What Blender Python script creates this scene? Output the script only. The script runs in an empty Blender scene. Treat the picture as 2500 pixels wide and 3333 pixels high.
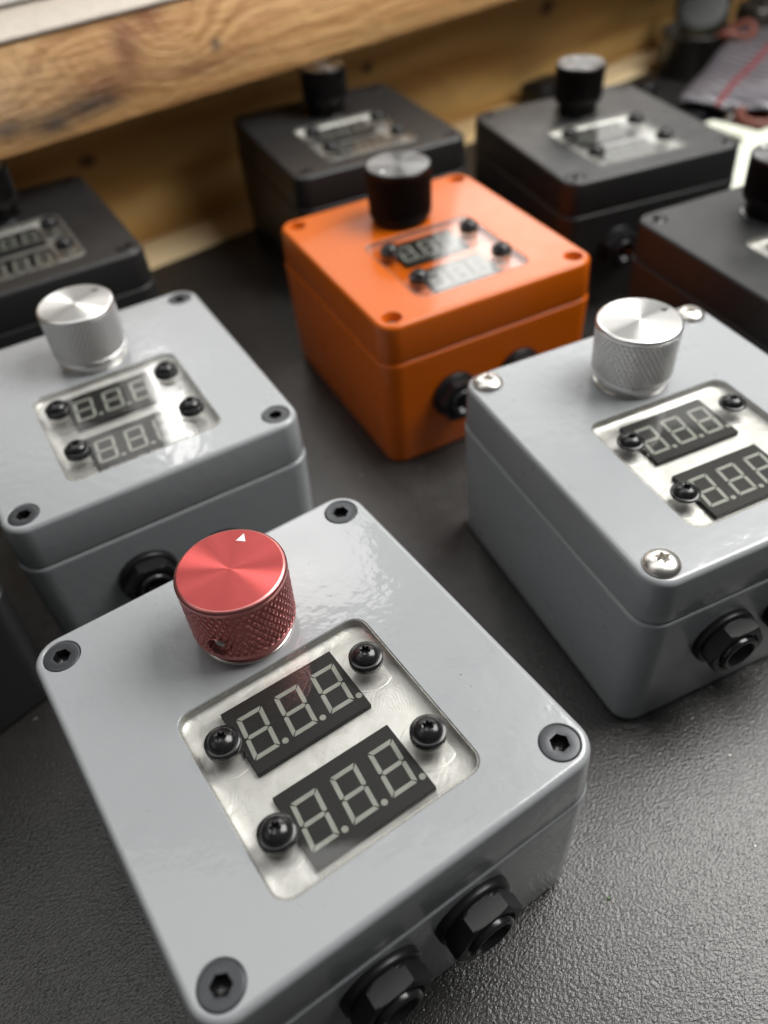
import bpy, math, random
from mathutils import Vector, Matrix
from mathutils.geometry import tessellate_polygon
random.seed(7)
PI = math.pi
S = 0.001                      # everything below is written in millimetres
scn = bpy.context.scene
COL = scn.collection

# ------------------------------------------------------------------ camera
cam_d = bpy.data.cameras.new('camera')
cam = bpy.data.objects.new('camera', cam_d)
COL.objects.link(cam)
rx = Vector((0.99566965, -0.06539802, -0.06606852))
ux = Vector((0.09296209, 0.70044494, 0.70762627))
fx = Vector((0.0, 0.71070387, -0.7034913))
R3 = Matrix((rx, ux, -fx)).transposed()
cam.matrix_world = Matrix.Translation(Vector((0, 0, 189.55)) * S) @ R3.to_4x4()
cam_d.sensor_fit = 'HORIZONTAL'
cam_d.sensor_width = 36
cam_d.lens = 36 * 2679.7 / 2500
cam_d.clip_start = 0.005
cam_d.clip_end = 50
cam_d.dof.use_dof = True
cam_d.dof.focus_distance = 0.163
cam_d.dof.aperture_fstop = 38.6 / 3.0
scn.camera = cam

# ------------------------------------------------------------------ world and lamps
w = bpy.data.worlds.new('World')
scn.world = w
w.use_nodes = True
bg = w.node_tree.nodes['Background']
bg.inputs[0].default_value = (0.95, 0.97, 1.0, 1)
bg.inputs[1].default_value = 0.06


def area(name, loc, target, sx, sy, radiance, col):
    l = bpy.data.lights.new(name, 'AREA')
    l.shape = 'RECTANGLE'
    l.size, l.size_y = sx, sy
    l.energy = radiance * PI * sx * sy
    l.color = col
    o = bpy.data.objects.new(name, l)
    COL.objects.link(o)
    o.location = loc
    d = Vector(target) - Vector(loc)
    o.rotation_euler = d.to_track_quat('-Z', 'Y').to_euler()
    return o


def sph(c, az, el, d):
    az, el = math.radians(az), math.radians(el)
    return Vector(c) * S + Vector((math.sin(az) * math.cos(el), math.cos(az) * math.cos(el), math.sin(el))) * d


CTR = (0, 200, 50)
# work lamp low over the right of the bench: the key
area('work_lamp', Vector((0.340, 0.285, 0.525)), Vector((0.03, 0.22, 0.05)), 0.40, 0.36, 12.2, (1.0, 0.98, 0.945))
# broad soft lamp beyond the bench: the sheen in the lids and windows
area('far_lamp', sph(CTR, 2, 27, 1.9), Vector(CTR) * S, 2.4, 0.95, 1.4, (1.0, 0.985, 0.955))


def tube(name, loc, length, width, radiance, az):
    """flat workshop tube lamp under the ceiling, looking straight down, its length along azimuth az"""
    o = area(name, loc, Vector(loc) - Vector((0, 0, 1)), width, length, radiance, (1.0, 0.985, 0.95))
    o.rotation_euler = (0, 0, -math.radians(az))


tube('tube_lamp', (-0.455, 1.52, 1.055), 0.46, 0.060, 14.0, -17)
tube('tube_lamp', (-0.172, 1.09, 1.055), 0.38, 0.26, 8.0, -9)
tube('tube_lamp', (0.475, 2.16, 1.055), 0.85, 0.46, 4.5, 13)
# soft ceiling light over the left of the bench
area('ceiling_lamp', Vector((-0.40, 0.36, 1.6)), Vector((-0.40, 0.36, 0)), 1.7, 0.75, 1.9, (1.0, 0.985, 0.96))
# dim room light behind the photographer's left shoulder
area('room_lamp', sph(CTR, -105, 35, 2.2), Vector(CTR) * S, 1.4, 0.9, 0.5, (1.0, 0.95, 0.88))

scn.view_settings.view_transform = 'Standard'
scn.view_settings.look = 'None'
scn.view_settings.exposure = 0
scn.view_settings.gamma = 1
scn.cycles.max_bounces = 10
scn.cycles.transparent_max_bounces = 16


# ------------------------------------------------------------------ materials
class NT:
    def __init__(s, name):
        s.m = bpy.data.materials.new(name)
        s.m.use_nodes = True
        s.t = s.m.node_tree
        s.b = s.t.nodes['Principled BSDF']
        s.out = s.t.nodes['Material Output']

    def n(s, typ, **kw):
        x = s.t.nodes.new(typ)
        for k, v in kw.items():
            if k.startswith('i_'):
                x.inputs[k[2:].replace('_', ' ')].default_value = v
            else:
                setattr(x, k, v)
        return x

    def l(s, a, b):
        s.t.links.new(a, b)

    def set(s, **kw):
        for k, v in kw.items():
            s.b.inputs[k.replace('_', ' ')].default_value = v
        return s

    def coords(s, rnd=True):
        tc = s.n('ShaderNodeTexCoord')
        if not rnd:
            return tc.outputs['Object']
        oi = s.n('ShaderNodeObjectInfo')
        mu = s.n('ShaderNodeVectorMath', operation='MULTIPLY_ADD')
        cb = s.n('ShaderNodeCombineXYZ')
        for k in range(3):
            s.l(oi.outputs['Random'], cb.inputs[k])
        s.l(cb.outputs[0], mu.inputs[0])
        mu.inputs[1].default_value = (3.1, 1.7, 2.3)
        s.l(tc.outputs['Object'], mu.inputs[2])
        return mu.outputs[0]

    def noise(s, co, scale, detail=3, rough=0.5, dist=0.0):
        x = s.n('ShaderNodeTexNoise')
        x.inputs['Scale'].default_value = scale
        x.inputs['Detail'].default_value = detail
        x.inputs['Roughness'].default_value = rough
        x.inputs['Distortion'].default_value = dist
        if co is not None:
            s.l(co, x.inputs['Vector'])
        return x.outputs['Fac']

    def ramp(s, fac, stops):
        x = s.n('ShaderNodeValToRGB')
        e = x.color_ramp.elements
        while len(e) < len(stops):
            e.new(0.5)
        for el, (p, c) in zip(e, stops):
            el.position = p
            el.color = tuple(c) + (1,) if len(c) == 3 else c
        s.l(fac, x.inputs[0])
        return x.outputs[0]

    def bump(s, h, strength, dist, prev=None):
        x = s.n('ShaderNodeBump')
        x.inputs['Strength'].default_value = strength
        x.inputs['Distance'].default_value = dist
        s.l(h, x.inputs['Height'])
        if prev:
            s.l(prev, x.inputs['Normal'])
        return x.outputs[0]

    def map(s, co, sc, rot=(0, 0, 0), loc=(0, 0, 0)):
        x = s.n('ShaderNodeMapping')
        x.inputs['Scale'].default_value = sc
        x.inputs['Rotation'].default_value = rot
        x.inputs['Location'].default_value = loc
        s.l(co, x.inputs['Vector'])
        return x.outputs[0]

    def math(s, op, a, b=None):
        x = s.n('ShaderNodeMath', operation=op)
        for i, v in enumerate((a, b)):
            if v is None:
                continue
            if isinstance(v, (int, float)):
                x.inputs[i].default_value = v
            else:
                s.l(v, x.inputs[i])
        return x.outputs[0]


def paint(name, col, rough, coat, coat_rough, peel=0.02, fine=0.25, spec=0.5):
    m = NT(name)
    m.set(Base_Color=col + (1,), Roughness=rough, Coat_Weight=coat, Coat_Roughness=coat_rough)
    m.b.inputs['Specular IOR Level'].default_value = spec
    co = m.coords()
    h1 = m.noise(co, 330, 2, 0.5)
    h2 = m.noise(co, 2600, 2, 0.5)
    b = m.bump(h1, 1.0, peel * S, None)
    b2 = m.bump(h2, fine, 0.02 * S, b)
    m.l(b2, m.b.inputs['Normal'])
    m.l(b, m.b.inputs['Coat Normal'])
    # faint marks in the gloss, little flecks in the colour
    r = m.noise(co, 90, 5, 0.65)
    mr = m.n('ShaderNodeMapRange')
    m.l(r, mr.inputs[0])
    mr.inputs[1].default_value = 0.3
    mr.inputs[2].default_value = 0.75
    mr.inputs[3].default_value = rough * 0.85
    mr.inputs[4].default_value = rough * 1.2
    m.l(mr.outputs[0], m.b.inputs['Roughness'])
    return m.m


M = {}
M['grey'] = paint('grey_paint', (0.305, 0.320, 0.334), 0.30, 0.45, 0.06, 0.075)
M['orange'] = paint('orange_paint', (0.56, 0.108, 0.003), 0.30, 0.3, 0.04, 0.012, 0.1, 0.25)
M['black'] = paint('black_paint', (0.0185, 0.0187, 0.0192), 0.43, 0.0, 0.1, 0.02, 0.8, 0.5)


def simple(name, col, rough, metal=0.0, bump=None, spec=0.5):
    m = NT(name)
    m.set(Base_Color=tuple(col) + (1,), Roughness=rough, Metallic=metal)
    m.b.inputs['Specular IOR Level'].default_value = spec
    co = m.coords()
    n = m.noise(co, bump[0] if bump else 900, 3, 0.6)
    m.l(m.bump(n, 0.5, (bump[1] if bump else 0.015) * S), m.b.inputs['Normal'])
    n2 = m.noise(co, 300, 4, 0.6)
    a = tuple(c * 0.88 for c in col)
    b = tuple(min(1, c * 1.1) for c in col)
    m.l(m.ramp(n2, [(0.3, a), (0.7, b)]), m.b.inputs['Base Color'])
    return m.m


M['screw_black'] = simple('black_oxide', (0.045, 0.048, 0.053), 0.33, 0.35)
M['gloss_black'] = simple('glossy_black_plastic', (0.012, 0.012, 0.013), 0.2)
M['nut_black'] = simple('moulded_black_plastic', (0.012, 0.012, 0.013), 0.36, 0.0, (1500, 0.05), 0.35)
M['socket'] = simple('socket_recess', (0.010, 0.010, 0.011), 0.3, 0.0)
M['hole'] = simple('dark_recess', (0.008, 0.008, 0.008), 0.6)
M['steel'] = simple('bright_steel', (0.72, 0.70, 0.66), 0.3, 1.0)
M['seg'] = simple('pale_segment', (0.275, 0.285, 0.26), 0.45)
M['disp'] = simple('display_face', (0.013, 0.0125, 0.0125), 0.5, 0.0, (2500, 0.01), 0.3)
M['white_mark'] = simple('white_mark', (0.8, 0.8, 0.78), 0.4)
M['black_mark'] = simple('black_mark', (0.02, 0.02, 0.02), 0.4)


def knob_side(name, col, rough):
    m = NT(name)
    m.set(Base_Color=col + (1,), Roughness=rough, Metallic=1.0)
    co = m.coords()
    n = m.noise(co, 1500, 2, 0.6)
    m.l(m.bump(n, 0.4, 0.01 * S), m.b.inputs['Normal'])
    return m.m


def knob_top(name, col, rough, aniso=0.85):
    m = NT(name)
    m.set(Base_Color=col + (1,), Roughness=rough, Metallic=1.0, Anisotropic=aniso, Anisotropic_Rotation=0.25)
    tg = m.n('ShaderNodeTangent', direction_type='RADIAL', axis='Z')
    m.l(tg.outputs[0], m.b.inputs['Tangent'])
    tc = m.n('ShaderNodeTexCoord')
    sx = m.n('ShaderNodeSeparateXYZ')
    m.l(tc.outputs['Object'], sx.inputs[0])
    r2 = m.math('ADD', m.math('MULTIPLY', sx.outputs[0], sx.outputs[0]), m.math('MULTIPLY', sx.outputs[1], sx.outputs[1]))
    r = m.math('SQRT', r2)
    s = m.math('SINE', m.math('MULTIPLY', r, 2 * PI / (0.33 * S)))
    n = m.noise(tc.outputs['Object'], 1200, 2, 0.6)
    h = m.math('ADD', s, m.math('MULTIPLY', n, 0.4))
    m.l(m.bump(h, 0.5, 0.008 * S), m.b.inputs['Normal'])
    k = m.ramp(m.math('ADD', m.math('MULTIPLY', s, 0.5), 0.5), [(0.0, tuple(c * 0.82 for c in col)), (1.0, col)])
    m.l(k, m.b.inputs['Base Color'])
    return m.m


M['red_side'] = knob_side('red_anodised_knurl', (0.58, 0.22, 0.21), 0.34)
M['red_top'] = knob_top('red_turned_top', (0.45, 0.082, 0.08), 0.37, 0.97)
M['silver_side'] = knob_side('silver_knurl', (0.86, 0.855, 0.85), 0.3)
M['silver_top'] = knob_top('silver_turned_top', (0.66, 0.655, 0.635), 0.36, 0.97)
M['dark_side'] = knob_side('black_anodised_knurl', (0.030, 0.028, 0.028), 0.32)
M['dark_top'] = knob_top('black_turned_top', (0.20, 0.20, 0.20), 0.3, 0.97)


def pocket_metal():
    m = NT('milled_aluminium')
    m.set(Metallic=0.8, Roughness=0.4)
    co = m.coords()
    # overlapping circular cutter marks
    v = m.n('ShaderNodeTexVoronoi', feature='F1')
    v.inputs['Scale'].default_value = 95
    wb = m.n('ShaderNodeTexNoise')
    wb.inputs['Scale'].default_value = 70
    m.l(co, wb.inputs['Vector'])
    wv = m.n('ShaderNodeVectorMath', operation='MULTIPLY_ADD')
    m.l(wb.outputs['Color'], wv.inputs[0])
    wv.inputs[1].default_value = (0.012, 0.012, 0.012)
    m.l(co, wv.inputs[2])
    m.l(wv.outputs[0], v.inputs['Vector'])
    sw = m.math('SINE', m.math('MULTIPLY', v.outputs['Distance'], 110.0))
    n = m.noise(co, 220, 4, 0.6, 0.6)
    n3 = m.noise(co, 1800, 3, 0.6)
    lo = m.noise(co, 130, 3, 0.55, 1.0)
    h = m.math('ADD', m.math('MULTIPLY', sw, 0.2), m.math('ADD', m.math('ADD', n, m.math('MULTIPLY', lo, 9.0)), m.math('MULTIPLY', n3, 0.6)))
    m.l(m.bump(h, 0.6, 0.035 * S), m.b.inputs['Normal'])
    c = m.ramp(m.math('ADD', m.math('MULTIPLY', n, 0.6), m.math('MULTIPLY', v.outputs['Color'], 0.4)),
               [(0.2, (0.44, 0.436, 0.424)), (0.5, (0.59, 0.587, 0.575)), (0.8, (0.70, 0.70, 0.69))])
    m.l(c, m.b.inputs['Base Color'])
    m.l(m.ramp(v.outputs['Color'], [(0.0, (0.40,) * 3), (1.0, (0.55,) * 3)]), m.b.inputs['Roughness'])
    return m.m


M['pocket'] = pocket_metal()


def acrylic(name, edge):
    m = NT(name)
    tr = m.n('ShaderNodeBsdfTransparent')
    tr.inputs[0].default_value = (0.97, 0.97, 0.96, 1) if not edge else (0.88, 0.88, 0.85, 1)
    gl = m.n('ShaderNodeBsdfGlossy')
    gl.inputs['Roughness'].default_value = 0.02 if not edge else 0.25
    # Schlick reflectance, the same from either side of the sheet
    ge = m.n('ShaderNodeNewGeometry')
    dt = m.n('ShaderNodeVectorMath', operation='DOT_PRODUCT')
    m.l(ge.outputs['Incoming'], dt.inputs[0])
    m.l(ge.outputs['Normal'], dt.inputs[1])
    c1 = m.math('SUBTRACT', 1.0, m.math('ABSOLUTE', dt.outputs['Value']))
    fr = m.math('ADD', 0.04, m.math('MULTIPLY', 0.96, m.math('POWER', c1, 5.0)))
    mx = m.n('ShaderNodeMixShader')
    m.l(fr, mx.inputs[0])
    m.l(tr.outputs[0], mx.inputs[1])
    m.l(gl.outputs[0], mx.inputs[2])
    o = mx.outputs[0]
    co = m.coords()
    if edge:
        df = m.n('ShaderNodeBsdfDiffuse')
        df.inputs[0].default_value = (0.72, 0.71, 0.66, 1)
        m2 = m.n('ShaderNodeMixShader')
        m.l(m.ramp(m.noise(co, 900, 4, 0.7), [(0.35, (0.15,) * 3), (0.7, (0.6,) * 3)]), m2.inputs[0])
        m.l(o, m2.inputs[1])
        m.l(df.outputs[0], m2.inputs[2])
        o = m2.outputs[0]
    else:
        m.l(m.bump(m.noise(co, 60, 2, 0.5), 0.3, 0.02 * S), gl.inputs['Normal'])
    m.l(o, m.out.inputs[0])
    return m.m


M['acrylic'] = acrylic('clear_acrylic', False)
M['acrylic_edge'] = acrylic('sawn_acrylic_edge', True)


def table_mat():
    m = NT('dark_textured_laminate')
    co = m.coords(False)
    st = m.map(co, (1.0, 1.5, 1.0), (0, 0, math.radians(35)))
    a = m.noise(st, 1180, 2, 0.5, 0.1)
    b = m.noise(st, 2200, 2, 0.6, 0.0)
    c = m.noise(co, 45, 4, 0.6)
    h = m.math('ADD', a, m.math('MULTIPLY', b, 0.3))
    m.l(m.bump(h, 1.0, 0.19 * S), m.b.inputs['Normal'])
    m.l(m.ramp(c, [(0.3, (0.019, 0.0185, 0.018)), (0.7, (0.029, 0.0278, 0.0265))]), m.b.inputs['Base Color'])
    m.l(m.ramp(b, [(0.3, (0.19,) * 3), (0.7, (0.30,) * 3)]), m.b.inputs['Roughness'])
    m.b.inputs['Specular IOR Level'].default_value = 0.6
    return m.m


M['table'] = table_mat()


def wood(name, light, mid, dark, stain, along, sc=1.0, rough=0.6, knots=()):
    """along = angle in plan of the grain"""
    m = NT(name)
    co = m.coords(False)
    g = m.map(co, (5.5 * sc, 60 * sc, 60 * sc))
    n1 = m.noise(g, 1.0, 4, 0.55, 1.2)
    rings = m.n('ShaderNodeTexWave', wave_type='BANDS', bands_direction='Z')
    rings.inputs['Scale'].default_value = 14 * sc
    rings.inputs['Distortion'].default_value = 9
    rings.inputs['Detail'].default_value = 3
    rings.inputs['Detail Scale'].default_value = 0.8
    m.l(m.map(co, (0.45, 1.5, 1.5)), rings.inputs['Vector'])
    f = m.math('ADD', m.math('MULTIPLY', n1, 0.6), m.math('MULTIPLY', rings.outputs['Fac'], 0.4))
    c = m.ramp(f, [(0.25, dark), (0.5, mid), (0.75, light)])
    big = m.noise(m.map(co, (9, 20, 22)), 1.0, 3, 0.6, 0.5)
    mx = m.n('ShaderNodeMix', data_type='RGBA')
    m.l(m.ramp(big, [(0.56, (0,) * 3), (0.72, (stain,) * 3)]), mx.inputs[0])
    m.l(c, mx.inputs[6])
    mx.inputs[7].default_value = tuple(x * 0.25 for x in dark) + (1,)
    res = mx.outputs[2]
    for kx, kz, kr in knots:             # small dark knots at metres along the wall, height
        vs = m.n('ShaderNodeVectorMath', operation='SUBTRACT')
        m.l(co, vs.inputs[0])
        vs.inputs[1].default_value = (kx, 0, kz)
        ml = m.n('ShaderNodeVectorMath', operation='MULTIPLY')
        m.l(vs.outputs[0], ml.inputs[0])
        ml.inputs[1].default_value = (1 / kr, 0, 1.4 / kr)
        ln = m.n('ShaderNodeVectorMath', operation='LENGTH')
        m.l(ml.outputs[0], ln.inputs[0])
        k2 = m.n('ShaderNodeMix', data_type='RGBA')
        m.l(m.ramp(ln.outputs['Value'], [(0.35, (0.85,) * 3), (0.95, (0,) * 3)]), k2.inputs[0])
        m.l(res, k2.inputs[6])
        k2.inputs[7].default_value = (0.045, 0.02, 0.008, 1)
        res = k2.outputs[2]
    m.l(res, m.b.inputs['Base Color'])
    m.set(Roughness=rough)
    fine = m.noise(m.map(co, (60, 900, 900)), 1.0, 3, 0.6)
    m.l(m.bump(m.math('ADD', f, fine), 0.6, 0.5 * S), m.b.inputs['Normal'])
    return m.m




def beam_mat():
    """rough sawn pine: long grain that flows round knots, brown heartwood swirls, sooty stains (metres along the beam, height)"""
    m = NT('rough_sawn_pine')
    co = m.coords(False)
    sp = m.n('ShaderNodeSeparateXYZ')
    m.l(co, sp.inputs[0])
    X, Z = m.math('ADD', sp.outputs[0], 0.0055), m.math('ADD', sp.outputs[2], -0.005)
    wob = m.noise(m.map(co, (9, 9, 30)), 1.0, 3, 0.5)
    Zw = m.math('ADD', Z, m.math('MULTIPLY', wob, 0.02))

    def blob(x, z, rx_, rz_, warp=0.35):
        nn = m.noise(co, 55, 3, 0.6)
        ax = m.math('MULTIPLY', m.math('SUBTRACT', X, x), 1 / rx_)
        az_ = m.math('MULTIPLY', m.math('SUBTRACT', Z, z), 1 / rz_)
        d = m.math('ADD', m.math('MULTIPLY', ax, ax), m.math('MULTIPLY', az_, az_))
        d = m.math('ADD', d, m.math('MULTIPLY', m.math('SUBTRACT', nn, 0.5), warp * 4))
        return m.math('POWER', 2.718, m.math('MULTIPLY', d, -1.0))
    k1 = blob(0.022, 0.094, 0.020, 0.013, 0.1)
    k2 = blob(-0.055, 0.092, 0.030, 0.012, 0.3)
    k3 = blob(0.20, 0.088, 0.03, 0.010, 0.1)
    flow = m.math('ADD', Zw, m.math('MULTIPLY', m.math('ADD', k1, m.math('ADD', k2, k3)), 0.022))
    band = m.math('SINE', m.math('MULTIPLY', flow, 900.0))
    cb = m.n('ShaderNodeCombineXYZ')
    m.l(m.math('MULTIPLY', X, 14.0), cb.inputs[0])
    m.l(m.math('MULTIPLY', flow, 520.0), cb.inputs[2])
    grain = m.noise(cb.outputs[0], 1.0, 4, 0.6)
    f = m.math('ADD', m.math('MULTIPLY', band, 0.10), grain)
    c = m.ramp(f, [(0.25, (0.38, 0.175, 0.055)), (0.5, (0.60, 0.33, 0.125)), (0.75, (0.74, 0.47, 0.21))])

    def tint(c, fac, col, amt):
        mx = m.n('ShaderNodeMix', data_type='RGBA')
        m.l(m.math('MULTIPLY', fac, amt), mx.inputs[0])
        mx.clamp_factor = True
        m.l(c, mx.inputs[6])
        mx.inputs[7].default_value = col + (1,)
        return mx.outputs[2]
    brown = (0.26, 0.10, 0.035)
    soot = (0.035, 0.03, 0.03)
    c = tint(c, blob(0.011, 0.106, 0.008, 0.008, 0.3), brown, 0.9)
    c = tint(c, blob(0.000, 0.094, 0.006, 0.011, 0.4), brown, 0.9)
    c = tint(c, blob(-0.012, 0.085, 0.014, 0.006, 0.5), brown, 0.9)
    c = tint(c, blob(0.03, 0.0815, 0.028, 0.0028, 0.5), brown, 0.7)
    c = tint(c, blob(-0.021, 0.0795, 0.017, 0.0042, 0.6), soot, 0.8)
    c = tint(c, blob(-0.036, 0.0765, 0.009, 0.0038, 0.5), soot, 1.0)
    c = tint(c, blob(-0.052, 0.0795, 0.010, 0.0035, 0.5), soot, 0.9)
    c = tint(c, blob(0.0383, 0.0876, 0.0022, 0.0022, 0.1), soot, 0.9)
    c = tint(c, k2, (0.72, 0.50, 0.30), 0.5)
    m.l(c, m.b.inputs['Base Color'])
    m.set(Roughness=0.5)
    fz = m.noise(m.map(co, (80, 700, 700)), 1.0, 3, 0.6)
    rg = m.noise(co, 130, 4, 0.65)
    m.l(m.bump(m.math('ADD', m.math('ADD', grain, fz), rg), 0.8, 1.2 * S), m.b.inputs['Normal'])
    return m.m


M['beam'] = beam_mat()
M['ply'] = wood('aged_plywood', (0.72, 0.48, 0.19), (0.64, 0.40, 0.14), (0.50, 0.28, 0.085), 0.3, 0, 0.6, knots=((-0.016, 0.045, 0.006), (0.149, 0.046, 0.006), (0.289, 0.047, 0.009)))
M['pale'] = wood('pale_pine', (0.84, 0.68, 0.42), (0.80, 0.62, 0.36), (0.70, 0.52, 0.27), 0.1, 0, 0.8)
M['sill'] = simple('dusty_cream_paint', (0.55, 0.49, 0.42), 0.6, 0, (300, 0.1))
M['white'] = simple('white_panel', (0.8, 0.8, 0.8), 0.4)


# ------------------------------------------------------------------ mesh builder
class MB:
    def __init__(s):
        s.v, s.f, s.sm, s.mi = [], [], [], []

    def add(s, pts):
        i = len(s.v)
        s.v.extend([tuple(p) for p in pts])
        return list(range(i, i + len(pts)))

    def face(s, idx, smooth=True, mat=0):
        s.f.append(tuple(idx))
        s.sm.append(smooth)
        s.mi.append(mat)

    def bridge(s, a, b, smooth=True, mat=0):
        n = len(a)
        for i in range(n):
            j = (i + 1) % n
            s.face((a[i], a[j], b[j], b[i]), smooth, mat)

    def loft(s, rings, smooth=True, mat=0, cap0=False, cap1=False):
        ids = [s.add(r) for r in rings]
        for a, b in zip(ids, ids[1:]):
            s.bridge(a, b, smooth, mat)
        if cap0:
            s.face(ids[0][::-1], False, mat)
        if cap1:
            s.face(ids[-1], False, mat)
        return ids

    def fill(s, loops, mat=0, flip=False):
        """flat face between an outer loop and hole loops (lists of vertex ids)"""
        vv = [[Vector(s.v[i]) for i in lp] for lp in loops]
        flat = [i for lp in loops for i in lp]
        for t in tessellate_polygon(vv):
            q = [flat[k] for k in t]
            a, b, c = (Vector(s.v[k]) for k in q)
            nz = (b - a).cross(c - a).z
            if (nz < 0) != flip:
                q.reverse()
            s.face(q, False, mat)

    def box(s, lo, hi, mat=0, bev=0.0):
        x0, y0, z0 = lo
        x1, y1, z1 = hi
        if bev <= 0:
            p = s.add([(x0, y0, z0), (x1, y0, z0), (x1, y1, z0), (x0, y1, z0), (x0, y0, z1), (x1, y0, z1), (x1, y1, z1), (x0, y1, z1)])
            for q in ((3, 2, 1, 0), (4, 5, 6, 7), (0, 1, 5, 4), (1, 2, 6, 5), (2, 3, 7, 6), (3, 0, 4, 7)):
                s.face([p[k] for k in q], False, mat)
            return
        w_, d_ = x1 - x0, y1 - y0
        cx, cy = (x0 + x1) / 2, (y0 + y1) / 2
        rr = []
        for z, ins in ((z0, bev), (z0 + bev * .3, bev * .3), (z0 + bev, 0), (z1 - bev, 0), (z1 - bev * .3, bev * .3), (z1, bev)):
            rr.append(rrect(w_ - 2 * ins, d_ - 2 * ins, max(bev * 1.2, 0.01), cx, cy, z, 3))
        s.loft(rr, True, mat, True, True)

    def tube(s, pts, rad, n=10, mat=0, close=False):
        rings = []
        P = [Vector(p) for p in pts]
        m_ = len(P)
        for i, p in enumerate(P):
            a = P[(i - 1) % m_] if (close or i > 0) else p
            b = P[(i + 1) % m_] if (close or i < m_ - 1) else p
            t = (b - a).normalized()
            u = t.orthogonal() if abs(t.z) > 0.95 else t.cross(Vector((0, 0, 1)))
            u.normalize()
            v_ = t.cross(u)
            r = rad[i] if isinstance(rad, (list, tuple)) else rad
            rings.append([p + (u * math.cos(2 * PI * k / n) + v_ * math.sin(2 * PI * k / n)) * r for k in range(n)])
        if close:
            ids = [s.add(r) for r in rings]
            for i in range(m_):
                s.bridge(ids[i], ids[(i + 1) % m_], True, mat)
        else:
            s.loft(rings, True, mat, True, True)

    def mesh(s, name, mats):
        me = bpy.data.meshes.new(name)
        me.from_pydata([(x * S, y * S, z * S) for x, y, z in s.v], [], s.f)
        me.polygons.foreach_set('use_smooth', s.sm)
        me.polygons.foreach_set('material_index', s.mi)
        for m in (mats if isinstance(mats, (list, tuple)) else [mats]):
            me.materials.append(m)
        import bmesh
        bm = bmesh.new()
        bm.from_mesh(me)
        bmesh.ops.recalc_face_normals(bm, faces=bm.faces)
        bm.to_mesh(me)
        bm.free()
        me.update()
        return me

    def build(s, name, mats, parent=None, loc=(0, 0, 0)):
        return put(name, s.mesh(name, mats), parent, loc)


def put(name, me, parent=None, loc=(0, 0, 0), rot=(0, 0, 0)):
    o = bpy.data.objects.new(name, me)
    COL.objects.link(o)
    o.location = Vector(loc) * S
    o.rotation_euler = rot
    if parent:
        o.parent = parent
    return o


def empty(name, loc, rz=0):
    o = bpy.data.objects.new(name, None)
    COL.objects.link(o)
    o.empty_display_size = 0.02
    o.location = Vector(loc) * S
    o.rotation_euler = (0, 0, rz)
    return o


def tag(o, label=None, cat=None, group=None, kind=None):
    for k, v in (('label', label), ('category', cat), ('group', group), ('kind', kind)):
        if v:
            o[k] = v
    return o


def rrect(w_, d_, r, cx, cy, z, seg=6):
    out = []
    r = min(r, w_ / 2 - 1e-4, d_ / 2 - 1e-4)
    for qx, qy, a0 in ((1, 1, 0), (-1, 1, 90), (-1, -1, 180), (1, -1, 270)):
        for k in range(seg + 1):
            a = math.radians(a0 + 90 * k / seg)
            out.append((cx + qx * (w_ / 2 - r) + r * math.cos(a), cy + qy * (d_ / 2 - r) + r * math.sin(a), z))
    return out


def circ(r, z, n=32, cx=0, cy=0, fn=None):
    return [(cx + r * (fn(2 * PI * k / n) if fn else 1) * math.cos(2 * PI * k / n),
             cy + r * (fn(2 * PI * k / n) if fn else 1) * math.sin(2 * PI * k / n), z) for k in range(n)]


def hexf(a):
    return 1 / math.cos(((a + PI / 6) % (PI / 3)) - PI / 6)


def torxf(a):
    return 1 + 0.17 * math.cos(6 * a)


# ------------------------------------------------------------------ the meter box
W, D, H = 80.0, 86.45, 54.8
SX, SY = W / 2 - 6.2, D / 2 - 6.2
LID_Z = 41.6
WX, WY, WW, WD, WR = -0.3, -11.7, 42.4, 42.2, 3.4
SCREWS = [(-SX, SY), (SX, SY), (SX, -SY), (-SX, -SY)]


def body_mesh(mat):
    b = MB()
    rings = []
    for z, ins, r in ((0.0, 3.0, 4.5), (0.15, 2.1, 5.0), (0.7, 1.5, 5.4), (1.8, 1.2, 5.8), (20, 0.65, 6.2), (LID_Z - 1.6, 0.12, 6.6),
                      (LID_Z - 1.0, 0.12, 6.6), (LID_Z - 0.55, 0.3, 6.5), (LID_Z - 0.3, 0.8, 6.2), (LID_Z - 0.3, 3.0, 4)):
        rings.append(rrect(W + 0.5 - 2 * ins, D + 0.5 - 2 * ins, r, 0, 0, z, 8))
    b.loft(rings, True, 0, True, True)
    return b.mesh('body', mat)


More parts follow.
